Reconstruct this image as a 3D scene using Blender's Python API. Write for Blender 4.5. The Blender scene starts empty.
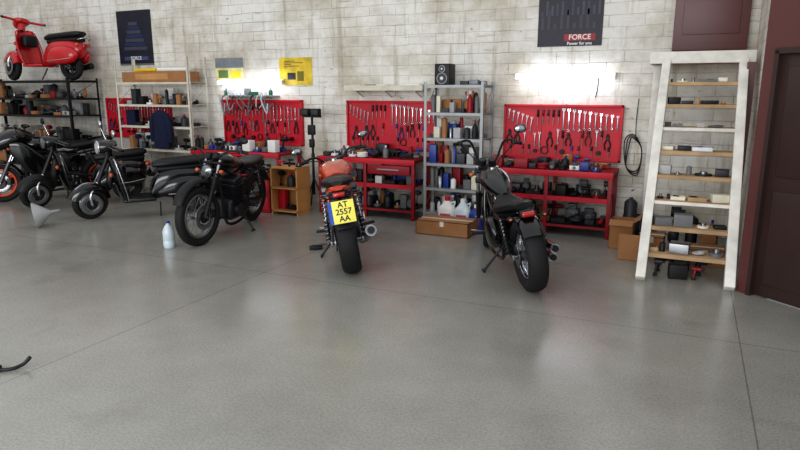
import bpy, bmesh, math, random
from mathutils import Vector, Matrix
R90=math.pi/2
def rad(a): return math.radians(a)
scene=bpy.context.scene
scene.view_settings.view_transform='Standard'
try: scene.view_settings.look='Medium High Contrast'
except Exception: scene.view_settings.look='None'

# ------------------------------------------------------------ materials
def lin(c):
    out=[]
    for v in c:
        v=v/255.0
        out.append(v/12.92 if v<=0.04045 else ((v+0.055)/1.055)**2.4)
    return (out[0],out[1],out[2],1.0)
MATS={}
def mat(name,col,rough=0.5,metal=0.0,emit=0.0,var=0.12,scale=8.0,coat=0.0,trans=0.0,bump=0.0):
    if name in MATS: return MATS[name]
    m=bpy.data.materials.new(name); m.use_nodes=True
    nt=m.node_tree; p=nt.nodes['Principled BSDF']
    tc=nt.nodes.new('ShaderNodeTexCoord'); n=nt.nodes.new('ShaderNodeTexNoise')
    n.inputs['Scale'].default_value=scale; n.inputs['Detail'].default_value=4
    nt.links.new(tc.outputs['Object'],n.inputs['Vector'])
    r=nt.nodes.new('ShaderNodeValToRGB'); c=lin(col)
    r.color_ramp.elements[0].position=0.3; r.color_ramp.elements[1].position=0.7
    r.color_ramp.elements[0].color=(c[0]*(1-var),c[1]*(1-var),c[2]*(1-var),1)
    r.color_ramp.elements[1].color=(min(1,c[0]*(1+var)),min(1,c[1]*(1+var)),min(1,c[2]*(1+var)),1)
    nt.links.new(n.outputs['Fac'],r.inputs['Fac']); nt.links.new(r.outputs['Color'],p.inputs['Base Color'])
    p.inputs['Roughness'].default_value=rough; p.inputs['Metallic'].default_value=metal
    p.inputs['Coat Weight'].default_value=coat
    p.inputs['Transmission Weight'].default_value=trans
    if emit>0:
        p.inputs['Emission Color'].default_value=c; p.inputs['Emission Strength'].default_value=emit
    if bump>0:
        b=nt.nodes.new('ShaderNodeBump'); b.inputs['Strength'].default_value=bump
        nt.links.new(n.outputs['Fac'],b.inputs['Height']); nt.links.new(b.outputs['Normal'],p.inputs['Normal'])
    MATS[name]=m; return m

TYRE=mat('tyre_rubber',(22,22,23),0.75,scale=40,bump=0.3)
BLACK=mat('gloss_black_paint',(9,9,11),0.18,coat=0.5)
MBLACK=mat('matt_black',(16,16,18),0.55)
SEAT=mat('black_vinyl',(14,14,16),0.5,bump=0.1,scale=30)
CHROME=mat('chrome',(205,205,210),0.14,1.0,var=0.03)
STEEL=mat('brushed_steel',(150,152,155),0.35,1.0)
ALU=mat('cast_aluminium',(105,107,110),0.45,0.8)
DSTEEL=mat('dark_steel',(52,52,56),0.45,0.7)
ORANGE=mat('orange_paint',(186,64,26),0.22,coat=0.8)
ORIM=mat('orange_rim_paint',(222,78,36),0.35)
RED=mat('red_enamel',(186,10,38),0.5,var=0.18,scale=3)
REDB=mat('red_bench_paint',(140,8,26),0.5,var=0.25,scale=5)
REDP=mat('red_scooter_paint',(190,16,26),0.3,coat=0.5)
CREAM=mat('cream_paint',(214,208,190),0.35)
LENSR=mat('tail_lens_red',(170,12,18),0.2,coat=1)
LENSA=mat('amber_lens',(190,85,18),0.25,coat=0.6)
GLASS=mat('lamp_glass',(120,126,130),0.1,0.6,coat=1)
MIRR=mat('mirror_glass',(170,175,180),0.04,1.0,var=0.0)
PLATEY=mat('plate_yellow',(240,228,100),0.45,var=0.03)
PLATEB=mat('plate_blue',(30,70,170),0.45)
INK=mat('black_ink',(15,15,15),0.6)
WHITE=mat('white_plastic',(222,222,218),0.4,var=0.04)
WPAINT=mat('worn_white_paint',(220,217,208),0.6,var=0.16,scale=7)
WOOD=mat('aged_pine_wood',(172,142,106),0.6,var=0.25,scale=5)
WOOD2=mat('light_oak_board',(190,140,86),0.55,var=0.15,scale=4)
CARD=mat('cardboard',(158,112,72),0.8,var=0.1)
GREYM=mat('grey_shelf_metal',(150,152,152),0.45,0.3,var=0.1)
BEIGE=mat('beige_shelf_paint',(200,194,178),0.5)
BLUE=mat('blue_plastic',(28,58,135),0.4)
DBLUE=mat('navy_cloth',(16,24,54),0.9)
GREEN=mat('green_plastic',(34,84,60),0.45)
YEL=mat('yellow_plastic',(220,184,30),0.45)
GREY=mat('grey_plastic',(105,105,107),0.5)
LGREY=mat('light_grey_plastic',(165,165,165),0.5)
DGREY=mat('dark_grey_plastic',(46,47,52),0.5)
TUBE=mat('fluorescent_tube_glow',(232,236,255),0.3,emit=7,var=0.0)
BROWN=mat('oxblood_brown_paint',(92,54,52),0.4,var=0.1,scale=2)
DOORB=mat('dark_brown_door_paint',(58,41,38),0.38,var=0.12,scale=2)
TRANSL=mat('translucent_plastic',(196,208,214),0.3,var=0.05)
PINK=mat('pink_label',(190,80,110),0.5)

# ------------------------------------------------------------ mesh builder
class B:
    def __init__(s): s.bm=bmesh.new(); s.mats=[]; s.M=Matrix()
    def mi(s,m):
        if m not in s.mats: s.mats.append(m)
        return s.mats.index(m)
    def add(s,verts,faces,m,smooth=False):
        k=s.mi(m); vs=[s.bm.verts.new(s.M@Vector(v)) for v in verts]
        for f in faces:
            try: fa=s.bm.faces.new([vs[i] for i in f])
            except ValueError: continue
            fa.material_index=k; fa.smooth=smooth
    def box(s,c,d,m,rot=(0,0,0),bev=0.0):
        t=bmesh.new(); bmesh.ops.create_cube(t,size=1.0)
        for v in t.verts: v.co=Vector((v.co.x*d[0],v.co.y*d[1],v.co.z*d[2]))
        if bev>0: bmesh.ops.bevel(t,geom=t.edges[:],offset=min(bev,min(d)*0.45),segments=2,affect='EDGES',profile=0.6)
        Rm=Matrix.Translation(c)@Matrix.Rotation(rot[2],4,'Z')@Matrix.Rotation(rot[1],4,'Y')@Matrix.Rotation(rot[0],4,'X')
        t.verts.index_update()
        s.add([Rm@v.co for v in t.verts],[[v.index for v in f.verts] for f in t.faces],m,bev>0)
        t.free()
    def bx(s,x0,x1,y0,y1,z0,z1,m,bev=0.0):
        s.box(((x0+x1)/2,(y0+y1)/2,(z0+z1)/2),(abs(x1-x0),abs(y1-y0),abs(z1-z0)),m,bev=bev)
    def tube(s,pts,r,m,seg=8,sub=0,closed=False):
        P=[Vector(p) for p in pts]
        rs=list(r) if isinstance(r,(list,tuple)) else [r]*len(P)
        if sub>0 and len(P)>2:
            Q=[];q=[];n=len(P); rng=n if closed else n-1
            for i in range(rng):
                if closed: a,b_,c,d=P[(i-1)%n],P[i],P[(i+1)%n],P[(i+2)%n]
                else: a,b_,c,d=P[max(i-1,0)],P[i],P[i+1],P[min(i+2,n-1)]
                for k in range(sub):
                    t=k/sub
                    Q.append(0.5*((2*b_)+(c-a)*t+(2*a-5*b_+4*c-d)*t*t+(3*b_-a-3*c+d)*t**3))
                    q.append(rs[i]*(1-t)+rs[(i+1)%n]*t)
            if not closed: Q.append(P[-1]); q.append(rs[-1])
            P,rs=Q,q
        n=len(P); verts=[];faces=[]; N=None
        for i in range(n):
            if closed: T=(P[(i+1)%n]-P[(i-1)%n])
            else: T=(P[min(i+1,n-1)]-P[max(i-1,0)])
            if T.length<1e-9: T=Vector((0,0,1))
            T.normalize()
            if N is None:
                N=T.orthogonal().normalized()
            else:
                N=(N-T*N.dot(T))
                N=N.normalized() if N.length>1e-6 else T.orthogonal().normalized()
            Bn=T.cross(N)
            for k in range(seg):
                a=2*math.pi*k/seg
                verts.append(P[i]+(N*math.cos(a)+Bn*math.sin(a))*rs[i])
        rng=n if closed else n-1
        for i in range(rng):
            j=(i+1)%n
            for k in range(seg):
                k2=(k+1)%seg
                faces.append((i*seg+k,i*seg+k2,j*seg+k2,j*seg+k))
        s.add(verts,faces,m,True)
        if not closed:
            s.add(verts[:seg],[tuple(range(seg))],m); s.add(verts[-seg:],[tuple(range(seg))],m)
    def cyl(s,a,b_,r,m,r2=None,seg=16):
        s.tube([a,b_],[r,r if r2 is None else r2],m,seg)
    def ring(s,c,Rc,rr,ra,m,axis='Y',seg=40,ps=10,e=0.8):
        verts=[];faces=[]
        for i in range(seg):
            a=2*math.pi*i/seg
            for k in range(ps):
                t=2*math.pi*k/ps
                cr=math.copysign(abs(math.cos(t))**e,math.cos(t))*rr
                ca=math.copysign(abs(math.sin(t))**e,math.sin(t))*ra
                q=Rc+cr
                if axis=='Y': v=(q*math.cos(a),ca,q*math.sin(a))
                elif axis=='Z': v=(q*math.cos(a),q*math.sin(a),ca)
                else: v=(ca,q*math.cos(a),q*math.sin(a))
                verts.append(Vector(c)+Vector(v))
        for i in range(seg):
            j=(i+1)%seg
            for k in range(ps):
                k2=(k+1)%ps
                faces.append((i*ps+k,i*ps+k2,j*ps+k2,j*ps+k))
        s.add(verts,faces,m,True)
    def lathe(s,prof,c,m,seg=20,axis=None):
        Q=Matrix.Identity(4)
        if axis is not None: Q=Vector((0,0,1)).rotation_difference(Vector(axis)).to_matrix().to_4x4()
        Q=Matrix.Translation(c)@Q
        verts=[];faces=[]
        for (r,z) in prof:
            for k in range(seg):
                a=2*math.pi*k/seg; verts.append(Q@Vector((r*math.cos(a),r*math.sin(a),z)))
        for i in range(len(prof)-1):
            for k in range(seg):
                k2=(k+1)%seg
                faces.append((i*seg+k,i*seg+k2,(i+1)*seg+k2,(i+1)*seg+k))
        s.add(verts,faces,m,True)
        if prof[0][0]>1e-4: s.add(verts[:seg],[tuple(range(seg))],m)
        if prof[-1][0]>1e-4: s.add(verts[-seg:],[tuple(range(seg))],m)
    def ell(s,c,d,m,rot=(0,0,0),seg=16,rings=10):
        Q=Matrix.Translation(c)@Matrix.Rotation(rot[2],4,'Z')@Matrix.Rotation(rot[1],4,'Y')@Matrix.Rotation(rot[0],4,'X')
        verts=[];faces=[]
        for i in range(rings+1):
            ph=math.pi*i/rings
            for k in range(seg):
                a=2*math.pi*k/seg
                verts.append(Q@Vector((d[0]*math.sin(ph)*math.cos(a),d[1]*math.sin(ph)*math.sin(a),d[2]*math.cos(ph))))
        for i in range(rings):
            for k in range(seg):
                k2=(k+1)%seg
                faces.append((i*seg+k,i*seg+k2,(i+1)*seg+k2,(i+1)*seg+k))
        s.add(verts,faces,m,True)
    def loft(s,secs,m,seg=20,sub=4):
        S=[tuple(q)+((0.0,) if len(q)==5 else ()) for q in secs]
        L=[];n=len(S)
        for i in range(n-1):
            a,b_,c,d=[S[j] for j in (max(i-1,0),i,i+1,min(i+2,n-1))]
            for k in range(sub):
                t=k/sub
                L.append([0.5*((2*b_[q])+(c[q]-a[q])*t+(2*a[q]-5*b_[q]+4*c[q]-d[q])*t*t+(3*b_[q]-a[q]-3*c[q]+d[q])*t**3) for q in range(6)])
        L.append(list(S[-1]))
        verts=[];faces=[]
        for (x,zc,hw,hh,e,yc) in L:
            hw=max(hw,0.001);hh=max(hh,0.001)
            for k in range(seg):
                t=2*math.pi*k/seg
                cy=math.copysign(abs(math.cos(t))**e,math.cos(t))*hw
                cz=math.copysign(abs(math.sin(t))**e,math.sin(t))*hh
                verts.append(Vector((x,yc+cy,zc+cz)))
        n=len(L)
        for i in range(n-1):
            for k in range(seg):
                k2=(k+1)%seg
                faces.append((i*seg+k,i*seg+k2,(i+1)*seg+k2,(i+1)*seg+k))
        s.add(verts,faces,m,True)
        s.add(verts[:seg],[tuple(range(seg))],m); s.add(verts[-seg:],[tuple(range(seg))],m)
    def arcshell(s,c,R,w,a0,a1,m,drop=0.03,n=16):
        prof=[(-w,-drop),(-w*0.9,-0.008),(-w*0.5,0.006),(0,0.01),(w*0.5,0.006),(w*0.9,-0.008),(w,-drop)]
        verts=[];faces=[];k=len(prof)
        for sh in (0.0,-0.006):
            for i in range(n+1):
                a=rad(a0+(a1-a0)*i/n)
                for (y,dr) in prof:
                    q=R+dr+sh
                    verts.append(Vector(c)+Vector((q*math.cos(a),y,q*math.sin(a))))
        o=(n+1)*k
        for i in range(n):
            for j in range(k-1):
                faces.append((i*k+j,i*k+j+1,(i+1)*k+j+1,(i+1)*k+j))
                faces.append((o+i*k+j,o+(i+1)*k+j,o+(i+1)*k+j+1,o+i*k+j+1))
            faces.append((i*k,(i+1)*k,o+(i+1)*k,o+i*k)); faces.append((i*k+k-1,o+i*k+k-1,o+(i+1)*k+k-1,(i+1)*k+k-1))
        s.add(verts,faces,m,True)
    def spring(s,a,b_,R,r,turns,m):
        a=Vector(a);b_=Vector(b_);T=(b_-a);L=T.length;T.normalize();N=T.orthogonal().normalized();Bn=T.cross(N)
        pts=[]
        n=turns*8
        for i in range(n+1):
            t=2*math.pi*i/8
            pts.append(a+T*(L*i/n)+(N*math.cos(t)+Bn*math.sin(t))*R)
        s.tube(pts,r,m,seg=5)
    def done(s,name,M=None,parent=None):
        bmesh.ops.recalc_face_normals(s.bm,faces=s.bm.faces[:])
        me=bpy.data.meshes.new(name); s.bm.to_mesh(me); s.bm.free()
        for m in s.mats: me.materials.append(m)
        o=bpy.data.objects.new(name,me); scene.collection.objects.link(o)
        if parent is not None: o.parent=parent
        if M is not None: o.matrix_local=M
        return o
def text(name,body,M,size,m,parent,align='CENTER'):
    cu=bpy.data.curves.new(name,'FONT'); cu.body=body; cu.size=size; cu.align_x=align; cu.align_y='CENTER'; cu.extrude=0.0008; cu.offset=0.001
    cu.materials.append(m)
    o=bpy.data.objects.new(name,cu); scene.collection.objects.link(o)
    o.parent=parent; o.matrix_local=M
    return o

# ------------------------------------------------------------ room
WY=8.0
def wall_material():
    m=bpy.data.materials.new('painted_brick_wall'); m.use_nodes=True; nt=m.node_tree; p=nt.nodes['Principled BSDF']
    L=nt.links.new; N=nt.nodes.new
    tc=N('ShaderNodeTexCoord'); sp=N('ShaderNodeSeparateXYZ'); cb=N('ShaderNodeCombineXYZ')
    L(tc.outputs['Object'],sp.inputs[0])
    ad=N('ShaderNodeMath'); ad.operation='ADD'; L(sp.outputs['X'],ad.inputs[0]); L(sp.outputs['Y'],ad.inputs[1])
    L(ad.outputs[0],cb.inputs['X']); L(sp.outputs['Z'],cb.inputs['Y'])
    nz=N('ShaderNodeTexNoise'); nz.inputs['Scale'].default_value=3.0; nz.inputs['Detail'].default_value=6; L(cb.outputs[0],nz.inputs['Vector'])
    mx=N('ShaderNodeMixRGB'); mx.blend_type='LINEAR_LIGHT'; mx.inputs['Fac'].default_value=0.02
    L(cb.outputs[0],mx.inputs['Color1']); L(nz.outputs['Color'],mx.inputs['Color2'])
    br=N('ShaderNodeTexBrick'); L(mx.outputs[0],br.inputs['Vector'])
    br.inputs['Scale'].default_value=1.0; br.inputs['Brick Width'].default_value=0.40; br.inputs['Row Height'].default_value=0.135
    br.inputs['Mortar Size'].default_value=0.006; br.inputs['Mortar Smooth'].default_value=0.9; br.inputs['Bias'].default_value=-0.2
    br.inputs['Color1'].default_value=lin((224,222,215)); br.inputs['Color2'].default_value=lin((216,213,206)); br.inputs['Mortar'].default_value=lin((200,196,187))
    def ramp(src,p0,c0,p1,c1):
        r=N('ShaderNodeValToRGB'); r.color_ramp.elements[0].position=p0; r.color_ramp.elements[0].color=c0; r.color_ramp.elements[1].position=p1; r.color_ramp.elements[1].color=c1
        L(src,r.inputs['Fac']); return r.outputs['Color']
    n2=N('ShaderNodeTexNoise'); n2.inputs['Scale'].default_value=0.8; n2.inputs['Detail'].default_value=10; n2.inputs['Roughness'].default_value=0.7; L(cb.outputs[0],n2.inputs['Vector'])
    mu=N('ShaderNodeMixRGB'); mu.blend_type='MULTIPLY'; mu.inputs['Fac'].default_value=0.85
    L(br.outputs['Color'],mu.inputs['Color1']); L(ramp(n2.outputs['Fac'],0.38,lin((204,196,180)),0.56,(1,1,1,1)),mu.inputs['Color2'])
    # stretched scratches along the courses
    mp=N('ShaderNodeMapping'); mp.inputs['Scale'].default_value=(1.2,14,1); L(cb.outputs[0],mp.inputs['Vector'])
    n4=N('ShaderNodeTexNoise'); n4.inputs['Scale'].default_value=1.6; n4.inputs['Detail'].default_value=8; n4.inputs['Roughness'].default_value=0.7; L(mp.outputs[0],n4.inputs['Vector'])
    m4=N('ShaderNodeMixRGB'); L(ramp(n4.outputs['Fac'],0.58,(0,0,0,1),0.70,(1,1,1,1)),m4.inputs['Fac']); L(mu.outputs[0],m4.inputs['Color1']); m4.inputs['Color2'].default_value=lin((170,160,142))
    # vertical drips
    mp5=N('ShaderNodeMapping'); mp5.inputs['Scale'].default_value=(5,0.5,1); L(cb.outputs[0],mp5.inputs['Vector'])
    n5=N('ShaderNodeTexNoise'); n5.inputs['Scale'].default_value=1.3; n5.inputs['Detail'].default_value=7; n5.inputs['Roughness'].default_value=0.65; L(mp5.outputs[0],n5.inputs['Vector'])
    m5=N('ShaderNodeMixRGB'); m5.blend_type='MULTIPLY'; m5.inputs['Fac'].default_value=0.7; L(m4.outputs[0],m5.inputs['Color1']); L(ramp(n5.outputs['Fac'],0.32,lin((196,188,172)),0.46,(1,1,1,1)),m5.inputs['Color2'])
    # open joints: mortar picked out dark in patches
    n6=N('ShaderNodeTexNoise'); n6.inputs['Scale'].default_value=1.7; n6.inputs['Detail'].default_value=5; L(cb.outputs[0],n6.inputs['Vector'])
    f6=N('ShaderNodeMath'); f6.operation='MULTIPLY'; L(br.outputs['Fac'],f6.inputs[0]); L(ramp(n6.outputs['Fac'],0.48,(0,0,0,1),0.62,(0.75,0.75,0.75,1)),f6.inputs[1])
    m6=N('ShaderNodeMixRGB'); L(f6.outputs[0],m6.inputs['Fac']); L(m5.outputs[0],m6.inputs['Color1']); m6.inputs['Color2'].default_value=lin((128,118,104))
    # few small chips
    mp3=N('ShaderNodeMapping'); mp3.inputs['Scale'].default_value=(1,2.4,1); L(cb.outputs[0],mp3.inputs['Vector'])
    n3=N('ShaderNodeTexNoise'); n3.inputs['Scale'].default_value=8; n3.inputs['Detail'].default_value=8; L(mp3.outputs[0],n3.inputs['Vector'])
    m3=N('ShaderNodeMixRGB'); L(ramp(n3.outputs['Fac'],0.69,(0,0,0,1),0.73,(1,1,1,1)),m3.inputs['Fac']); L(m6.outputs[0],m3.inputs['Color1']); m3.inputs['Color2'].default_value=lin((120,108,94))
    L(m3.outputs[0],p.inputs['Base Color']); p.inputs['Roughness'].default_value=0.75
    bp=N('ShaderNodeBump'); bp.inputs['Strength'].default_value=0.35; bp.inputs['Distance'].default_value=0.01; bp.invert=True
    L(br.outputs['Fac'],bp.inputs['Height'])
    b2=N('ShaderNodeBump'); b2.inputs['Strength'].default_value=0.35; b2.inputs['Distance'].default_value=0.02
    L(n3.outputs['Fac'],b2.inputs['Height']); L(bp.outputs['Normal'],b2.inputs['Normal']); L(b2.outputs['Normal'],p.inputs['Normal'])
    return m
WALL=wall_material()
def floor_material():
    m=bpy.data.materials.new('polished_concrete_floor'); m.use_nodes=True; nt=m.node_tree; p=nt.nodes['Principled BSDF']
    L=nt.links.new; N=nt.nodes.new
    tc=N('ShaderNodeTexCoord'); sp=N('ShaderNodeSeparateXYZ'); L(tc.outputs['Object'],sp.inputs[0])
    n1=N('ShaderNodeTexNoise'); n1.inputs['Scale'].default_value=0.6; n1.inputs['Detail'].default_value=10; n1.inputs['Roughness'].default_value=0.65; L(tc.outputs['Object'],n1.inputs['Vector'])
    r1=N('ShaderNodeValToRGB'); r1.color_ramp.elements[0].position=0.3; r1.color_ramp.elements[0].color=lin((138,136,128)); r1.color_ramp.elements[1].position=0.7; r1.color_ramp.elements[1].color=lin((168,166,158))
    L(n1.outputs['Fac'],r1.inputs['Fac'])
    n2=N('ShaderNodeTexNoise'); n2.inputs['Scale'].default_value=70; n2.inputs['Detail'].default_value=5; L(tc.outputs['Object'],n2.inputs['Vector'])
    r2=N('ShaderNodeValToRGB'); r2.color_ramp.elements[0].position=0.35; r2.color_ramp.elements[0].color=(0.72,0.72,0.72,1); r2.color_ramp.elements[1].position=0.6; r2.color_ramp.elements[1].color=(1,1,1,1)
    L(n2.outputs['Fac'],r2.inputs['Fac'])
    mu=N('ShaderNodeMixRGB'); mu.blend_type='MULTIPLY'; mu.inputs['Fac'].default_value=0.8; L(r1.outputs['Color'],mu.inputs['Color1']); L(r2.outputs['Color'],mu.inputs['Color2'])
    # stains
    n4=N('ShaderNodeTexNoise'); n4.inputs['Scale'].default_value=1.6; n4.inputs['Detail'].default_value=6; L(tc.outputs['Object'],n4.inputs['Vector'])
    r4=N('ShaderNodeValToRGB'); r4.color_ramp.elements[0].position=0.62; r4.color_ramp.elements[0].color=(1,1,1,1); r4.color_ramp.elements[1].position=0.72; r4.color_ramp.elements[1].color=(0.78,0.76,0.72,1); L(n4.outputs['Fac'],r4.inputs['Fac'])
    m4=N('ShaderNodeMixRGB'); m4.blend_type='MULTIPLY'; m4.inputs['Fac'].default_value=0.7; L(mu.outputs[0],m4.inputs['Color1']); L(r4.outputs['Color'],m4.inputs['Color2'])
    def joint(sock,off,per,w):
        a=N('ShaderNodeMath'); a.operation='ADD'; a.inputs[1].default_value=off; L(sock,a.inputs[0])
        pp=N('ShaderNodeMath'); pp.operation='PINGPONG'; pp.inputs[1].default_value=per/2; L(a.outputs[0],pp.inputs[0])
        lt=N('ShaderNodeMath'); lt.operation='LESS_THAN'; lt.inputs[1].default_value=w; L(pp.outputs[0],lt.inputs[0]); return lt.outputs[0]
    j1=joint(sp.outputs['X'],-0.43+40,4.0,0.004); j2=joint(sp.outputs['Y'],-4.6+40,4.0,0.004)
    mxx=N('ShaderNodeMath'); mxx.operation='MAXIMUM'; L(j1,mxx.inputs[0]); L(j2,mxx.inputs[1])
    mm=N('ShaderNodeMath'); mm.operation='MULTIPLY'; mm.inputs[1].default_value=0.55; L(mxx.outputs[0],mm.inputs[0])
    mj=N('ShaderNodeMixRGB'); L(mm.outputs[0],mj.inputs['Fac']); L(m4.outputs[0],mj.inputs['Color1']); mj.inputs['Color2'].default_value=lin((70,68,64))
    L(mj.outputs[0],p.inputs['Base Color'])
    rr=N('ShaderNodeMapRange'); rr.inputs['To Min'].default_value=0.12; rr.inputs['To Max'].default_value=0.32; L(n1.outputs['Fac'],rr.inputs['Value']); L(rr.outputs[0],p.inputs['Roughness'])
    p.inputs['Specular IOR Level'].default_value=0.62
    bp=N('ShaderNodeBump'); bp.inputs['Strength'].default_value=0.035; L(n2.outputs['Fac'],bp.inputs['Height']); L(bp.outputs['Normal'],p.inputs['Normal'])
    return m
FLOOR=floor_material()
b=B(); b.bx(-14.2,4.0,-4,8.3,-0.1,0,FLOOR); b.done('floor')
b=B(); b.bx(-14,0.72,WY,WY+0.25,0,4.3,WALL); b.done('wall_back')
b=B(); b.bx(-14.2,-14,-4,8.25,0,4.3,WALL); b.done('wall_left')
b=B(); b.bx(0.56,0.72,5.98,WY,0,4.3,WALL); b.done('wall_right')
PX,PY=0.47,5.87; ang=math.atan2(-0.64,0.767)
PM=Matrix.Translation((PX,PY,0))@Matrix.Rotation(ang,4,'Z')
b=B()
b.bx(0,0.13,0,0.14,0,4.3,BROWN); b.bx(1.10,3.2,0,0.14,0,4.3,BROWN); b.bx(0.13,1.10,0,0.14,1.98,4.3,BROWN)
b.bx(0.0,3.2,-0.012,0.0,2.55,2.6,BROWN)
b.done('wall_partition',PM)
b=B()
b.bx(0.13,1.10,0.03,0.07,0.01,1.98,DOORB,bev=0.004)
b.bx(0.20,1.03,0.018,0.03,0.12,0.9,DOORB,bev=0.006); b.bx(0.20,1.03,0.018,0.03,1.02,1.88,DOORB,bev=0.006)
b.bx(0.10,0.135,-0.02,0.05,0,2.0,DOORB); b.bx(1.095,1.13,-0.02,0.05,0,2.0,DOORB); b.bx(0.10,1.13,-0.02,0.05,1.975,2.02,DOORB)
b.cyl((0.98,0.02,0.95),(0.98,-0.04,0.95),0.01,STEEL); b.cyl((0.98,-0.04,0.95),(0.87,-0.04,0.95),0.009,STEEL)
d1=b.done('door_1',PM)
b=B(); b.bx(0.37,0.44,0.002,0.018,1.52,1.63,YEL); b.bx(0.385,0.425,0.0,0.002,1.56,1.60,INK); b.done('warning_sign',Matrix(),d1)
b=B()
b.bx(-0.29,0.46,WY-0.09,WY-0.005,2.13,4.2,BROWN,bev=0.004)
b.bx(-0.2,0.37,WY-0.10,WY-0.09,2.3,3.1,BROWN,bev=0.006); b.bx(-0.2,0.37,WY-0.10,WY-0.09,3.2,4.1,BROWN,bev=0.006)
b.done('door_2')

# ------------------------------------------------------------ stairs
def stairs():
    b=B(); Y0,Y1,Z1=5.85,7.35,1.98
    L=math.hypot(Y1-Y0,Z1); a=math.atan2(Z1,Y1-Y0)
    for x in (-0.305,0.415):
        b.box((x,(Y0+Y1)/2,Z1/2+0.02),(0.085,L+0.02,0.12),WPAINT,rot=(a,0,0),bev=0.006)
    for k in range(1,9):
        s=k/9.0; b.box((0.055,Y0+(Y1-Y0)*s+0.05,Z1*s+0.0),(0.645,0.24,0.036),WOOD,bev=0.004)
        b.box((0.055,Y0+(Y1-Y0)*s-0.069,Z1*s),(0.645,0.006,0.03),WPAINT if k%3==0 else WOOD)
    b.bx(-0.47,0.52,7.33,7.98,1.98,2.02,WOOD,bev=0.004); b.bx(-0.47,0.52,7.29,7.33,1.97,2.09,WPAINT,bev=0.004)
    b.bx(-0.47,-0.43,7.33,7.98,1.97,2.09,WPAINT)
    b.bx(-0.46,-0.38,7.85,7.93,0,1.98,WPAINT,bev=0.005); 
    b.bx(0.44,0.52,7.2,7.28,0.0,1.97,BROWN)
    b.done('wooden_stairs')
stairs()

# ------------------------------------------------------------ posters & lamps
def poster(name,x0,x1,z0,z1,base,kind):
    m=mat('poster_'+kind,base,0.5,var=0.4,scale=4.5)
    b=B(); y=WY-0.006; b.bx(x0,x1,y-0.003,y+0.002,z0,z1,m)
    w=x1-x0;h=z1-z0; yy=y-0.005
    def r(u0,u1,v0,v1,mm): b.bx(x0+w*u0,x0+w*u1,yy,yy+0.002,z0+h*v0,z0+h*v1,mm)
    if kind=='night_city':
        r(0.42,0.90,0.055,0.125,mat('poster_red',(150,22,34),0.5))
        sk=mat('poster_skyline',(54,52,66),0.5); hz=mat('poster_haze',(64,62,80),0.5)
        for i in range(9): r(0.05+i*0.1,0.09+i*0.1,0.18,0.27+0.08*math.sin(i*2.1)+0.04,sk)
        for i in range(12): r(0.04+0.08*i,0.075+0.08*i,0.32,0.36+0.12*abs(math.sin(i*1.3)),hz if i%3 else sk)
    elif kind=='rider_navy':
        r(0.15,0.85,0.09,0.16,mat('poster_steelblue',(56,74,112),0.5)); r(0.0,1.0,0.0,0.03,GREY)
        mb_=mat('poster_midblue',(28,40,80),0.5); sk2=mat('poster_dusk',(60,62,76),0.5)
        for i in range(7): r(0.16+i*0.03,0.84-i*0.04,0.28+i*0.075,0.34+i*0.075,mb_ if i%2 else sk2)
    elif kind=='yellow':
        for i in range(5): r(0.15,0.25+0.12*((i*3)%5),0.62+i*0.06,0.64+i*0.06,DGREY)
        r(0.25,0.5,0.2,0.45,DGREY); r(0.55,0.75,0.15,0.5,mat('poster_olive',(120,110,30),0.5))
    else:
        r(0.0,1.0,0.55,1.0,mat('poster_greyblue',(120,126,130),0.5)); r(0.1,0.45,0.1,0.45,mat('poster_moss',(90,110,60),0.5)); r(0.55,0.9,0.1,0.4,YEL)
    return b.done(name)
R_=Matrix.Rotation(R90,4,'X')
o=poster('motorcycle_poster',-1.84,-1.07,2.22,3.35,(26,24,38),'night_city')
text('caption_1','FORCE',Matrix.Translation((-1.33,WY-0.014,2.322))@R_,0.085,WHITE,o)
text('caption_2','Power for you',Matrix.Translation((-1.33,WY-0.014,2.25))@R_,0.05,WHITE,o)
o=poster('motorcycle_poster.001',-9.06,-8.28,2.11,3.0,(16,19,38),'rider_navy')
text('caption_1','FORCE',Matrix.Translation((-8.67,WY-0.014,2.225))@R_,0.08,WHITE,o)
poster('yellow_wall_chart',-5.74,-5.16,1.77,2.17,(216,186,52),'yellow')
poster('wall_calendar',-6.97,-6.42,1.85,2.19,(206,198,140),'calendar')

def lamp(x0,x1,z,cable=True):
    y=WY-0.003
    b=B(); b.bx(x0,x1,WY-0.05,y,z+0.005,z+0.045,WHITE,bev=0.004)
    b.bx(x0,x0+0.03,WY-0.10,WY-0.03,z-0.03,z+0.03,WHITE); b.bx(x1-0.03,x1,WY-0.10,WY-0.03,z-0.03,z+0.03,WHITE)
    b.cyl((x0+0.03,WY-0.075,z),(x1-0.03,WY-0.075,z),0.016,TUBE)
    if cable: b.tube([(x1-0.2,WY-0.02,z),(x1-0.2,WY-0.02,z-0.15),(x1-0.22,WY-0.02,z-0.25)],0.006,MBLACK,sub=4)
    b.done('fluorescent_tube_lamp')
    l=bpy.data.lights.new('tube_light','AREA'); l.shape='RECTANGLE'; l.size=x1-x0; l.size_y=0.06; l.energy=3.5; l.color=(0.86,0.88,1.0)
    lo=bpy.data.objects.new('tube_light',l); scene.collection.objects.link(lo); lo.location=((x0+x1)/2,WY-0.22,z+0.02); lo.rotation_euler=(rad(50),0,0)
lamp(-2.08,-0.88,1.86); lamp(-6.87,-5.65,1.81,False)

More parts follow.
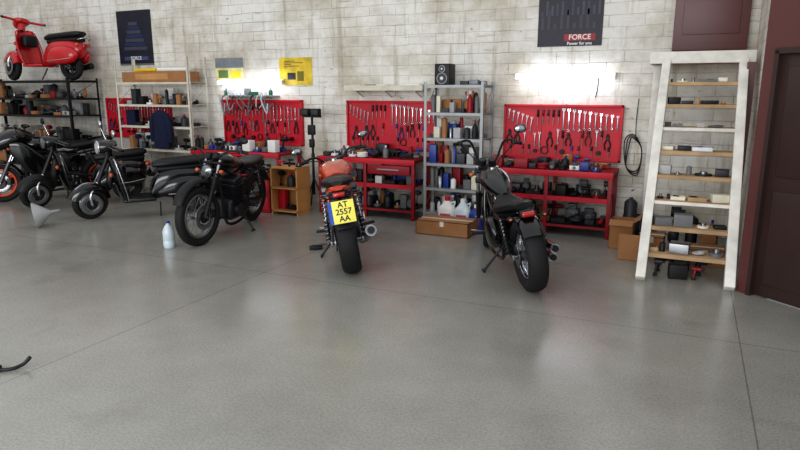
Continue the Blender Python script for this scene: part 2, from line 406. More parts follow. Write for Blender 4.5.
# ------------------------------------------------------------ tool boards
def wrench(b,x,y,z,L,a=0.0,m=CHROME):
    b.M=Matrix.Translation((x,y,z))@Matrix.Rotation(a,4,'Y')
    b.box((0,0,-L/2),(0.008+L*0.02,0.006,L*0.82),m,bev=0.002)
    b.ring((0,0,-L+0.012),0.008+L*0.026,0.005,0.006,m,seg=12,ps=6)
    h=0.010+L*0.034
    b.box((-h*0.7,0,-0.005),(h*0.6,0.008,h*1.4),m,rot=(0,0.25,0)); b.box((h*0.7,0,-0.005),(h*0.6,0.008,h*1.4),m,rot=(0,-0.25,0)); b.box((0,0,-h),(h*1.7,0.008,h*0.8),m)
    b.M=Matrix()
def driver(b,x,y,z,L,m):
    b.M=Matrix.Translation((x,y,z))
    b.lathe([(0.008,0),(0.015,-0.01),(0.012,-0.04),(0.015,-L*0.4),(0.008,-L*0.45)],(0,0,0),m,seg=8)
    b.cyl((0,0,-L*0.44),(0,0,-L),0.004,STEEL,seg=6); b.M=Matrix()
def pliers(b,x,y,z,L,m):
    b.M=Matrix.Translation((x,y,z))
    for s in (-1,1):
        b.tube([(0,0,-L*0.3),(s*0.02,0,-L*0.45),(s*0.035,0,-L*0.7),(s*0.022,0,-L)],0.009,m,seg=6,sub=3)
        b.tube([(s*0.004,0,-L*0.35),(s*0.014,0,-L*0.2),(s*0.005,0,0)],[0.010,0.010,0.005],DSTEEL,seg=6)
    b.cyl((0,-0.012,-L*0.3),(0,0.012,-L*0.3),0.015,DSTEEL,seg=8); b.M=Matrix()
def hammer(b,x,y,z,L):
    b.cyl((x,y,z),(x,y,z-L),0.013,WOOD2,seg=8); b.box((x,y,z-0.01),(0.11,0.028,0.032),DSTEEL,bev=0.004)
def toolboard(x0,x1,z0,z1,seed):
    rn=random.Random(seed); y=WY-0.035
    b=B(); b.bx(x0,x1,y,y+0.03,z0,z1,RED)
    for (u0,u1,v0,v1) in ((x0,x1,z1-0.03,z1),(x0,x1,z0,z0+0.03),(x0,x0+0.025,z0,z1),(x1-0.025,x1,z0,z1)): b.bx(u0,u1,y-0.025,y,v0,v1,RED,bev=0.003)
    for i in range(1,3): 
        xx=x0+(x1-x0)*i/3; b.bx(xx-0.004,xx+0.004,y-0.004,y,z0+0.03,z1-0.03,REDB)
    par=b.done('red_tool_board')
    b=B(); yy=y-0.014; w=x1-x0
    n=11
    for i in range(n):
        t=i/(n-1); wrench(b,x0+w*(0.52+0.44*t),yy,z1-0.05-0.08*t,0.28-0.12*t,m=CHROME if i%2 else STEEL)
    for i in range(6):
        t=i/5; wrench(b,x0+w*(0.05+0.2*t),yy,z1-0.06-0.02*i,0.12+0.012*i,a=0.12,m=STEEL)
    cols=[mat('tool_red',(120,12,20),0.4),BLUE,MBLACK,MBLACK,MBLACK,DGREY]
    x=x0+0.08
    while x<x1-0.08:
        k=rn.random(); zz=z0+(z1-z0)*rn.uniform(0.48,0.56)
        if k<0.35: pliers(b,x,yy,zz,rn.uniform(0.15,0.2),rn.choice(cols)); x+=0.10
        elif k<0.6: driver(b,x,yy-0.006,zz,rn.uniform(0.14,0.22),rn.choice(cols)); x+=0.07
        elif k<0.68: hammer(b,x,yy-0.008,zz,0.24); x+=0.12
        elif k<0.8: wrench(b,x,yy,zz,rn.uniform(0.13,0.2),m=STEEL); x+=0.06
        else: x+=0.07
    x=x0+0.3*w
    while x<x0+0.48*w:
        driver(b,x,yy-0.006,z1-0.06,rn.uniform(0.15,0.22),rn.choice(cols)); x+=0.065
    x=x0+0.10
    while x<x1-0.10:
        k=rn.random(); zz=z0+0.19
        if k<0.3: b.cyl((x,yy-0.03,zz-0.08),(x,yy+0.01,zz-0.08),rn.uniform(0.02,0.035),rn.choice([DSTEEL,MBLACK]),seg=12); x+=0.12
        elif k<0.42: b.ring((x,yy,zz-0.07),0.045,0.006,0.008,MBLACK,seg=16,ps=6); x+=0.14
        elif k<0.75: driver(b,x,yy-0.006,zz,0.13,rn.choice(cols)); x+=0.08
        else: x+=0.08
    b.done('hanging_hand_tools',Matrix(),par)
toolboard(-2.22,-0.76,0.83,1.52,1)
toolboard(-4.56,-3.15,0.86,1.55,2)
toolboard(-6.83,-5.33,0.86,1.55,3)
toolboard(-9.46,-7.96,0.88,1.56,4)

# ------------------------------------------------------------ clutter
PAL=[MBLACK,MBLACK,MBLACK,DGREY,DGREY,GREY,BLUE,REDB,DSTEEL,DSTEEL,WHITE,CARD,ALU]
def item(b,k,x,y,z,w,h,m,rn):
    if k=='box':
        b.box((x,y,z+h/2),(w,w*rn.uniform(0.6,1.0),h),m,rot=(0,0,rn.uniform(-0.25,0.25)),bev=0.004)
        if m is CARD: b.box((x,y,z+h+0.001),(w*0.15,w*0.6,0.002),CREAM)
    elif k=='can':
        r=w*0.38; b.lathe([(r,0),(r,h*0.88),(r*0.6,h*0.95),(r*0.3,h*0.95),(r*0.3,h)],(x,y,z),m,seg=12)
    elif k=='bottle':
        r=w*0.4; b.lathe([(r,0),(r*1.02,h*0.3),(r,h*0.62),(r*0.4,h*0.8),(r*0.3,h*0.86)],(x,y,z),m,seg=12); b.cyl((x,y,z+h*0.85),(x,y,z+h),r*0.36,rn.choice([RED,BLUE,MBLACK,WHITE]),seg=10)
    elif k=='coil':
        for i in range(3): b.ring((x,y,z+0.012+i*0.02),w*0.42,0.011,0.011,m,axis='Z',seg=18,ps=6)
    elif k=='drill':
        b.cyl((x-w*0.4,y,z+h*0.82),(x+w*0.25,y,z+h*0.82),h*0.16,m,seg=10); b.cyl((x+w*0.25,y,z+h*0.82),(x+w*0.5,y,z+h*0.82),h*0.08,DSTEEL,seg=8)
        b.box((x-w*0.22,y,z+h*0.4),(w*0.16,w*0.14,h*0.65),m,rot=(0,0.15,0),bev=0.006); b.box((x-w*0.25,y,z+h*0.08),(w*0.34,w*0.22,h*0.16),MBLACK,bev=0.005)
    elif k=='engine':
        b.box((x,y,z+h*0.3),(w,w*0.7,h*0.6),m,bev=0.01)
        for i in range(4): b.box((x,y,z+h*(0.62+0.09*i)),(w*0.62,w*0.6,h*0.04),ALU)
        b.cyl((x,y-w*0.36,z+h*0.3),(x,y-w*0.3,z+h*0.3),h*0.24,ALU,seg=14)
    elif k=='gear':
        b.cyl((x,y,z),(x,y,z+h*0.3),w*0.45,m,seg=16); b.cyl((x,y,z+h*0.3),(x,y,z+h*0.7),w*0.2,STEEL,seg=12)
    elif k=='rag':
        b.ell((x,y,z+h*0.25),(w*0.5,w*0.4,h*0.25),m,rot=(0,0,rn.uniform(0,3))); b.ell((x+w*0.15,y,z+h*0.35),(w*0.3,w*0.3,h*0.3),m)
    elif k=='tray':
        b.box((x,y,z+0.005),(w,w*0.7,0.01),m); 
        for s in (-1,1): b.box((x+s*w*0.49,y,z+h*0.25),(0.008,w*0.7,h*0.5),m); b.box((x,y+s*w*0.34,z+h*0.25),(w,0.008,h*0.5),m)
        for i in range(4): b.box((x+rn.uniform(-.3,.3)*w,y+rn.uniform(-.2,.2)*w,z+0.01+h*0.2),(w*0.2,w*0.15,h*0.4),rn.choice([STEEL,DSTEEL,MBLACK]),rot=(0,0,rn.uniform(0,3)),bev=0.003)
def clutter(name,x0,x1,y0,y1,z,hmin,hmax,seed,pal=PAL,kinds=('box','can','bottle','coil','engine','gear','tray','drill','box','rag'),gap=1.05,wmin=0.08,wmax=0.2,rows=2,M=None,skip=0.0):
    rn=random.Random(seed); b=B()
    for r in range(rows):
        yy=y0+(y1-y0)*(r+0.5)/rows; x=x0
        maxw=min(wmax,(y1-y0)/rows*0.95)
        while x<x1-wmin:
            w=min(rn.uniform(wmin,max(wmin,maxw)),x1-x); k=rn.choice(kinds); h=rn.uniform(hmin,hmax)
            if rn.random()<skip: x+=w*1.5; continue
            if k in('can','bottle'): w=min(w,h*0.75)
            if k in('coil','tray','gear'): h=min(h,0.1)
            item(b,k,x+w/2,yy,z+0.001,w,h,rn.choice(pal),rn); x+=w*gap+rn.uniform(0,0.03)
    return b.done(name,M)

def bench(name,x0,x1,y0,y1,top,mid,low,drawers=False):
    b=B(); t=0.045
    b.bx(x0,x1,y0,y1,top-0.04,top,REDB,bev=0.004); b.bx(x0,x1,y0-0.01,y0,top-0.065,top+0.006,RED,bev=0.003)
    b.bx(x0+0.05,x1-0.05,y0+0.03,y1-0.03,mid-0.02,mid,REDB); b.bx(x0+0.03,x1-0.03,y0+0.01,y0+0.035,mid-0.035,mid+0.02,RED)
    xm=(x0+x1)/2
    for x in (x0+0.03,xm,x1-0.03):
        for y in (y0+0.03,y1-0.03): 
            b.bx(x-t/2,x+t/2,y-t/2,y+t/2,0,top-0.03,REDB,bev=0.003)
    for y in (y0+0.03,y1-0.03): b.bx(x0+0.03,x1-0.03,y-0.015,y+0.015,low-0.03,low,REDB)
    b.bx(x0+0.04,x1-0.04,y0+0.03,y1-0.03,low-0.008,low,DSTEEL)
    if drawers:
        b.bx(xm+0.05,x1-0.07,y0-0.004,y0+0.02,top-0.2,top-0.08,REDB,bev=0.004); b.bx(xm+0.2,x1-0.22,y0-0.02,y0-0.005,top-0.14,top-0.125,STEEL)
    b.done(name)
bench('red_workbench',-2.27,-0.76,7.35,7.94,0.77,0.45,0.13)
clutter('bench_parts_pile',-2.2,-0.8,7.37,7.9,0.777,0.05,0.15,11,rows=3)
clutter('shelf_parts_pile',-2.18,-0.82,7.42,7.88,0.45,0.08,0.22,12,wmin=0.06)
clutter('shelf_parts_pile',-2.18,-0.82,7.42,7.88,0.13,0.1,0.24,13,pal=[MBLACK,DGREY,MBLACK,DSTEEL,CARD,GREY,REDB])
bench('red_workbench',-4.70,-3.22,7.35,7.94,0.80,0.45,0.13,True)
clutter('bench_parts_pile',-4.65,-3.25,7.37,7.9,0.807,0.05,0.18,21,rows=3)
clutter('shelf_parts_pile',-4.6,-3.3,7.42,7.88,0.45,0.08,0.24,22,wmin=0.06)
clutter('shelf_parts_pile',-4.6,-3.3,7.42,7.88,0.13,0.1,0.25,23,pal=[MBLACK,DGREY,GREY,DSTEEL,CARD])
bench('red_workbench',-7.0,-5.35,7.35,7.94,0.80,0.45,0.13)
clutter('bench_parts_pile',-6.9,-5.4,7.37,7.9,0.807,0.06,0.22,31,rows=3)
clutter('shelf_parts_pile',-6.9,-5.4,7.42,7.88,0.45,0.1,0.26,32,pal=[MBLACK,DGREY,CARD,MBLACK,REDB,GREY])
clutter('shelf_parts_pile',-6.9,-5.4,7.42,7.88,0.13,0.1,0.26,33,pal=[MBLACK,DGREY,CARD,GREY])

def shelving(name,x0,x1,y0,y1,h,levels,m=GREYM,side=True):
    b=B()
    for x in (x0,x1):
        for y in (y0,y1):
            sx=1 if x==x0 else -1; sy=1 if y==y0 else -1
            b.bx(x,x+sx*0.04,y,y+sy*0.004,0,h,m); b.bx(x,x+sx*0.004,y,y+sy*0.04,0,h,m)
    for z in levels:
        b.bx(x0+0.005,x1-0.005,y0+0.005,y1-0.005,z-0.008,z,m)
        b.bx(x0+0.004,x1-0.004,y0+0.004,y0+0.008,z-0.035,z,m); b.bx(x0+0.004,x1-0.004,y1-0.008,y1-0.004,z-0.035,z,m)
    if side:
        for x in (x0+0.004,x1-0.004): b.tube([(x,y0,levels[0]),(x,y1,levels[min(1,len(levels)-1)])],0.005,m,seg=5); b.tube([(x,y0,levels[-2]),(x,y1,levels[-1])],0.005,m,seg=5)
    b.done(name)
LV=[0.14,0.46,0.78,1.10,1.42,1.76]
shelving('metal_shelving_unit',-3.11,-2.32,7.38,7.80,1.80,LV)
KB=('box','can','bottle','box','can','tray')
for i,z in enumerate(LV[:-1]):
    clutter('shelf_supplies',-3.05,-2.38,7.40,7.78,z,0.12,0.27,40+i,pal=[WHITE,MBLACK,BLUE,REDB,CARD,DGREY,GREY,MBLACK,CREAM,STEEL,LGREY],kinds=KB,wmin=0.05,rows=3,wmax=0.13)
clutter('shelf_supplies',-2.66,-2.38,7.42,7.76,1.76,0.03,0.06,47,kinds=('box',))
b=B(); b.bx(-3.0,-2.80,7.46,7.68,1.762,2.02,MBLACK,bev=0.01)
for (z,r) in ((1.84,0.065),(1.955,0.038)):
    b.ring((-2.90,7.458,z),r,0.007,0.006,STEEL,seg=24,ps=6); b.lathe([(r*0.95,0.0),(r*0.5,-0.012),(0.001,-0.004)],(-2.90,7.452,z),DGREY,axis=(0,-1,0)); b.ell((-2.9,7.452,z),(r*0.35,0.012,r*0.35),WHITE)
b.done('loudspeaker')
LW=[0.3,0.76,1.13,1.47,1.82]
shelving('metal_shelving_unit',-8.62,-7.05,7.46,7.87,2.2,LW,BEIGE)
for i,z in enumerate(LW[:-1]): clutter('shelf_supplies',-8.5,-7.15,7.49,7.84,z,0.1,0.27,50+i,pal=[WHITE,MBLACK,DGREY,CARD,GREY,DBLUE,MBLACK,MBLACK,LGREY],wmin=0.06)
b=B(); b.bx(-8.5,-7.15,7.50,7.82,1.822,1.98,CARD,bev=0.01); b.bx(-8.5,-7.15,7.65,7.68,1.979,1.983,CREAM); b.bx(-8.2,-7.5,7.495,7.502,1.86,1.95,WOOD2); b.done('long_cardboard_box')
b=B(); b.cyl((-7.8,7.6,2.014),(-7.2,7.65,2.014),0.03,WHITE); b.cyl((-8.4,7.7,2.012),(-7.85,7.62,2.012),0.028,YEL); b.done('paper_rolls')
b=B(); b.loft([(1.22,0,0.05,0.03,1.0),(1.15,0,0.14,0.04,0.9),(0.95,0,0.15,0.045,0.9),(0.7,0,0.16,0.05,0.9),(0.62,0,0.15,0.04,1)],DBLUE)
for s in (-1,1): b.tube([(1.15,s*0.12,0),(1.0,s*0.18,0),(0.72,s*0.19,0.0)],[0.045,0.045,0.035],DBLUE,sub=4)
b.done('navy_work_jacket',Matrix.Translation((-7.62,7.39,0.17))@Matrix(((0,1,0,0),(0,0,1,0),(1,0,0,0),(0,0,0,1))))
LL=[0.4,0.85,1.27,1.56,1.86]
shelving('metal_shelving_unit',-12.2,-9.55,7.3,7.9,1.9,LL,DSTEEL)
for i,z in enumerate(LL[:-1]): clutter('shelf_supplies',-12.1,-9.65,7.35,7.85,z,0.1,0.27,60+i,wmax=0.3,pal=[MBLACK,DGREY,CARD,GREY,CARD,MBLACK,REDB,DGREY,LGREY])

b=B(); b.bx(-4.46,-3.27,7.72,7.995,1.70,1.725,BEIGE,bev=0.003); b.bx(-4.46,-3.27,7.71,7.725,1.69,1.76,BEIGE)
for x in (-4.3,-3.85,-3.4): b.bx(x-0.012,x+0.012,7.74,7.995,1.675,1.70,BEIGE); b.tube([(x,7.76,1.69),(x,7.985,1.60)],0.008,BEIGE,seg=5)
b.done('display_ledge')
clutter('ledge_supplies',-4.4,-3.35,7.75,7.97,1.726,0.02,0.05,70,kinds=('box',),pal=[WHITE,CREAM,GREY],rows=1)
b=B(); b.bx(-6.75,-5.75,7.76,7.995,1.60,1.615,GREYM)
for x in (-6.6,-5.9): b.tube([(x,7.8,1.60),(x,7.985,1.57)],0.008,GREYM,seg=5)
rn=random.Random(5)
for i in range(11):
    x=-6.7+i*0.09; b.tube([(x,7.75,1.62),(x+rn.uniform(-.05,.05),7.73,1.55),(x+rn.uniform(-.1,.1),7.75,1.42-rn.random()*0.12),(x+0.09,7.74,1.50)],rn.uniform(0.006,0.012),rn.choice([WHITE,GREY,TRANSL,MBLACK,LGREY]),sub=4,seg=6)
b.done('hose_rack')
clutter('ledge_supplies',-6.72,-5.78,7.78,7.96,1.616,0.05,0.12,71,pal=[WHITE,GREEN,GREY,TRANSL,LGREY],kinds=('box','can','bottle'),rows=1)

b=B(); x0,x1,y0,y1,h=-5.24,-4.80,6.98,7.30,0.66
b.bx(x0,x1,y0,y1,h-0.02,h,WOOD2); b.bx(x0,x0+0.02,y0,y1,0,h,WOOD2); b.bx(x1-0.02,x1,y0,y1,0,h,WOOD2); b.bx(x0,x1,y1-0.015,y1,0,h,WOOD2); b.bx(x0,x1,y0,y1,0.04,0.06,WOOD2); b.bx(x0,x1,y0,y1,0.36,0.378,WOOD2)
b.done('open_wooden_cabinet')
clutter('cabinet_supplies',x0+0.04,x1-0.04,y0+0.03,y1-0.04,0.061,0.15,0.28,80,pal=[MBLACK,REDB,MBLACK,RED],rows=1)
clutter('cabinet_supplies',x0+0.04,x1-0.04,y0+0.03,y1-0.04,0.379,0.12,0.22,82,pal=[MBLACK,DGREY,REDB],rows=1)
clutter('cabinet_supplies',x0+0.02,x1-0.02,y0+0.03,y1-0.04,0.661,0.05,0.14,81,pal=[MBLACK,WHITE,CARD,RED],rows=1)
b=B(); b.bx(-5.5,-5.28,7.0,7.28,0,0.50,REDB,bev=0.01); b.bx(-5.48,-5.30,6.992,7.0,0.05,0.22,RED,bev=0.004); b.bx(-5.48,-5.30,6.992,7.0,0.26,0.45,RED,bev=0.004); b.done('red_tool_cabinet')
b=B(); sx,sy=-4.93,7.60
for a in (0,120,240): b.tube([(sx,sy,0.45),(sx+0.18*math.cos(rad(a+20)),sy+0.18*math.sin(rad(a+20)),0.008)],0.010,MBLACK)
b.cyl((sx,sy,0.2),(sx,sy,1.38),0.018,MBLACK); b.cyl((sx,sy,0.75),(sx,sy,0.8),0.026,DSTEEL); b.box((sx,sy,1.33),(0.30,0.03,0.03),MBLACK)
for s in (-1,1): b.box((sx+s*0.085,sy-0.03,1.39),(0.13,0.09,0.10),MBLACK,bev=0.01); b.box((sx+s*0.085,sy-0.078,1.39),(0.10,0.01,0.07),DGREY,bev=0.003)
b.box((sx,sy-0.02,1.14),(0.11,0.05,0.14),MBLACK,bev=0.01); b.box((sx,sy-0.02,0.95),(0.07,0.05,0.12),MBLACK,bev=0.01)
b.done('work_light_stand')

def carton(name,x0,x1,y0,y1,z0,z1,open_=False):
    b=B(); t=0.006
    b.bx(x0,x1,y0,y0+t,z0,z1,CARD); b.bx(x0,x1,y1-t,y1,z0,z1,CARD); b.bx(x0,x0+t,y0,y1,z0,z1,CARD); b.bx(x1-t,x1,y0,y1,z0,z1,CARD); b.bx(x0,x1,y0,y1,z0,z0+t,CARD)
    if open_:
        b.box(((x0+x1)/2,y0-0.04,z1+0.0),(x1-x0,0.10,0.004),CARD,rot=(0.5,0,0)); b.box((x1+0.03,(y0+y1)/2,z1+0.02),(0.09,y1-y0,0.004),CARD,rot=(0,-0.6,0))
        b.bx(x0+0.03,x1-0.05,y0+0.03,y1-0.03,z0+t,z1-0.03,MBLACK,bev=0.01)
    else:
        b.bx(x0,x1,y0,y1,z1-t,z1,CARD); b.bx(x0,x1,(y0+y1)/2-0.025,(y0+y1)/2+0.025,z1,z1+0.001,CREAM); b.bx((x0+x1)/2-0.025,(x0+x1)/2+0.025,y0-0.001,y0,z1-0.06,z1,CREAM)
    return b.done(name)
carton('cardboard_box',-2.92,-2.26,6.72,7.08,0,0.17)
carton('cardboard_box',-0.72,-0.48,6.95,7.28,0.0,0.30,True)
carton('cardboard_box',-0.42,-0.16,6.9,7.2,0.0,0.18)
b=B(); b.box((-0.45,6.55,0.13),(0.26,0.012,0.26),CARD,rot=(-0.2,0,0)); b.box((-0.45,6.62,0.10),(0.24,0.10,0.20),CARD); b.done('cardboard_offcuts')
clutter('box_parts_pile',-0.66,-0.3,7.45,7.9,0,0.25,0.5,93,pal=[DGREY,CARD,GREY,LGREY],kinds=('box','can','engine'),rows=2)
def jug(name,x,y,z,s,m,cap):
    b=B(); b.loft([(0,0,0.07*s,0.05*s,0.6),(0.02*s,0,0.08*s,0.055*s,0.6),(0.17*s,0,0.08*s,0.055*s,0.6),(0.22*s,0,0.05*s,0.04*s,0.8),(0.26*s,0,0.022*s,0.022*s,1)],m)
    b.cyl((0.255*s,0,0),(0.29*s,0,0),0.026*s,cap)
    b.tube([(0.2*s,0.06*s,0),(0.25*s,0.075*s,0),(0.22*s,0.02*s,0)],0.008*s,m,sub=3)
    b.box((0.1*s,0,-0.056*s),(0.08*s,0.1*s,0.002),PINK)
    b.done(name,Matrix.Translation((x,y,z))@Matrix(((0,1,0,0),(0,0,1,0),(1,0,0,0),(0,0,0,1))))
jug('plastic_canister',-2.70,7.20,0,1.35,WHITE,RED); jug('plastic_canister',-2.50,7.22,0,1.3,TRANSL,WHITE); jug('plastic_canister',-2.32,7.2,0,1.1,BLUE,WHITE)
b=B(); b.lathe([(0.055,0),(0.064,0.02),(0.064,0.07),(0.059,0.08),(0.064,0.09),(0.064,0.18),(0.04,0.235),(0.018,0.26),(0.018,0.28)],(0,0,0),TRANSL,seg=20); b.cyl((0,0,0.272),(0,0,0.295),0.021,BLUE); b.done('plastic_bottle',Matrix.Translation((-5.12,4.95,0)))
b=B(); b.lathe([(0.17,0),(0.165,0.012),(0.035,0.17),(0.022,0.18),(0.016,0.28),(0.013,0.28),(0.019,0.18),(0.03,0.165),(0.155,0.01),(0.165,0.0)],(0,0,0),LGREY,seg=24)
b.done('metal_funnel',Matrix.Translation((-7.35,5.08,0.165))@Matrix.Rotation(rad(-40),4,'Z')@Matrix.Rotation(rad(-80),4,'X')@Matrix.Translation((0,0,-0.1)))
b=B(); b.box((0,0,0.02),(0.14,0.07,0.04),MBLACK,bev=0.008); b.cyl((-0.04,0,0.05),(0.12,0.02,0.05),0.014,STEEL); b.done('foot_pedal',Matrix.Translation((-3.6,5.55,0))@Matrix.Rotation(0.6,4,'Z'))
b=B(); b.tube([(-0.12,0,0.015),(0.0,0.0,0.015),(0.06,0.04,0.03),(0.1,0.05,0.07)],0.012,MBLACK,sub=4); b.box((-0.1,0,0.02),(0.08,0.05,0.035),MBLACK,bev=0.006); b.done('metal_lever',Matrix.Translation((-3.68,2.2,0))@Matrix.Rotation(0.5,4,'Z'))
clutter('power_tools_pile',-0.22,0.34,5.98,6.5,0,0.10,0.17,91,pal=[mat('drill_red',(130,20,26),0.4),MBLACK,DBLUE,DGREY,MBLACK,MBLACK],kinds=('drill','drill','can','box','drill'),rows=3,wmin=0.1)
carton('cardboard_box',0.05,0.40,6.6,6.9,0,0.16)
clutter('power_tools_pile',-0.15,0.36,7.3,7.9,0,0.2,0.45,92,pal=[MBLACK,CARD,DGREY,BLUE],rows=2)
for k in range(1,9):
    s=k/9.0
    clutter('stair_stored_items',-0.25,0.36,5.85+1.5*s-0.04,5.85+1.5*s+0.15,1.98*s+0.018,0.03,0.09 if k>2 else 0.12,200+k,pal=[MBLACK,DGREY,DSTEEL,GREY,MBLACK,WOOD,LGREY,CREAM,STEEL],kinds=('box','can','tray','gear','rag','box'),rows=1,wmin=0.05,wmax=0.18,skip=0.05 if k<5 else 0.22)
clutter('stair_stored_items',-0.4,0.4,7.4,7.75,2.02,0.03,0.07,120,pal=[MBLACK,DGREY,WOOD,GREEN],kinds=('box','coil'),rows=1,skip=0.3)
b=B(); 
for i in range(3): b.tube([(-0.72+0.03*i,7.93,1.1),(-0.62,7.90,1.18-0.02*i),(-0.52,7.92,1.0),(-0.55,7.93,0.76-0.03*i),(-0.68,7.92,0.79)],0.007,MBLACK,sub=6,closed=True,seg=6)
b.tube([(-0.6,7.97,1.6),(-0.61,7.96,1.35),(-0.6,7.95,1.15)],0.005,MBLACK,sub=4); b.done('hanging_cable_coil')

# ------------------------------------------------------------ motorcycles
def wheel(b,cx,Rw,w,h,rim,style,disc=(1,),hubm=ALU,n=5):
    c=Vector((cx,0,Rw))
    b.ring(c,Rw-h/2,h/2,w/2,TYRE,seg=48,ps=14,e=0.85)
    b.ring(c,Rw-h-0.008,0.016,w*0.36,rim,seg=40,ps=8,e=0.5)
    b.cyl(c+Vector((0,-0.075,0)),c+Vector((0,0.075,0)),0.045,hubm); b.cyl(c+Vector((0,-0.13,0)),c+Vector((0,0.13,0)),0.012,STEEL)
    Ri=Rw-h-0.01
    if style=='cast':
        for i in range(n):
            for d in (-0.09,0.09):
                a=2*math.pi*i/n; 
                b.tube([c+Vector((0.04*math.cos(a),0,0.04*math.sin(a))),c+Vector((Ri*math.cos(a+d),0,Ri*math.sin(a+d)))],[0.02,0.013],rim,seg=6)
    else:
        for i in range(28):
            a=2*math.pi*i/28; s=1 if i%2 else -1; a2=a+(0.35 if (i//2)%2 else -0.35)
            b.tube([c+Vector((0.04*math.cos(a),s*0.05,0.04*math.sin(a))),c+Vector((Ri*math.cos(a2),0,Ri*math.sin(a2)))],0.0028,STEEL,seg=4)
    for s in disc:
        b.ring(c+Vector((0,s*0.085,0)),0.115,0.03,0.003,STEEL,seg=32,ps=6,e=0.4); b.cyl(c+Vector((0,s*0.078,0)),c+Vector((0,s*0.09,0)),0.07,DSTEEL,seg=12)
def engine_inline(b,x,z,cases=ALU):
    b.box((x,0,z-0.08),(0.42,0.34,0.26),cases,bev=0.04)
    for s in (-1,1): b.cyl((x+0.06,s*0.17,z-0.09),(x+0.06,s*0.215,z-0.09),0.085,CHROME if cases is ALU else cases,seg=20); b.cyl((x-0.11,s*0.17,z-0.05),(x-0.11,s*0.20,z-0.05),0.075,cases,seg=20)
    b.M=b.M@Matrix.Translation((x+0.07,0,z+0.04))@Matrix.Rotation(0.22,4,'Y')
    b.box((0,0,0.09),(0.17,0.36,0.22),DSTEEL,bev=0.01)
    for i in range(8): b.box((0,0,0.01+i*0.024),(0.22,0.42,0.007),cases)
    b.box((0,0,0.235),(0.16,0.38,0.07),cases,bev=0.02)
def engine_v(b,x,z):
    b.box((x,0,z-0.12),(0.46,0.26,0.22),MBLACK,bev=0.05)
    b.cyl((x+0.02,-0.12,z-0.12),(x+0.02,-0.18,z-0.12),0.12,CHROME,seg=24); b.cyl((x-0.1,0.12,z-0.12),(x-0.1,0.17,z-0.12),0.10,CHROME,seg=24)
    base=b.M.copy()
    for a in (-0.42,0.42):
        b.M=base@Matrix.Translation((x,0,z-0.06))@Matrix.Rotation(a,4,'Y')
        b.cyl((0,0,0.03),(0,0,0.24),0.06,MBLACK)
        for i in range(9): b.cyl((0,0,0.06+i*0.02),(0,0,0.066+i*0.02),0.09,ALU,seg=18)
        b.box((0,0,0.27),(0.17,0.14,0.07),CHROME,bev=0.02)
    b.M=base
    b.cyl((x,-0.10,z+0.08),(x,-0.19,z+0.08),0.085,CHROME,seg=24)
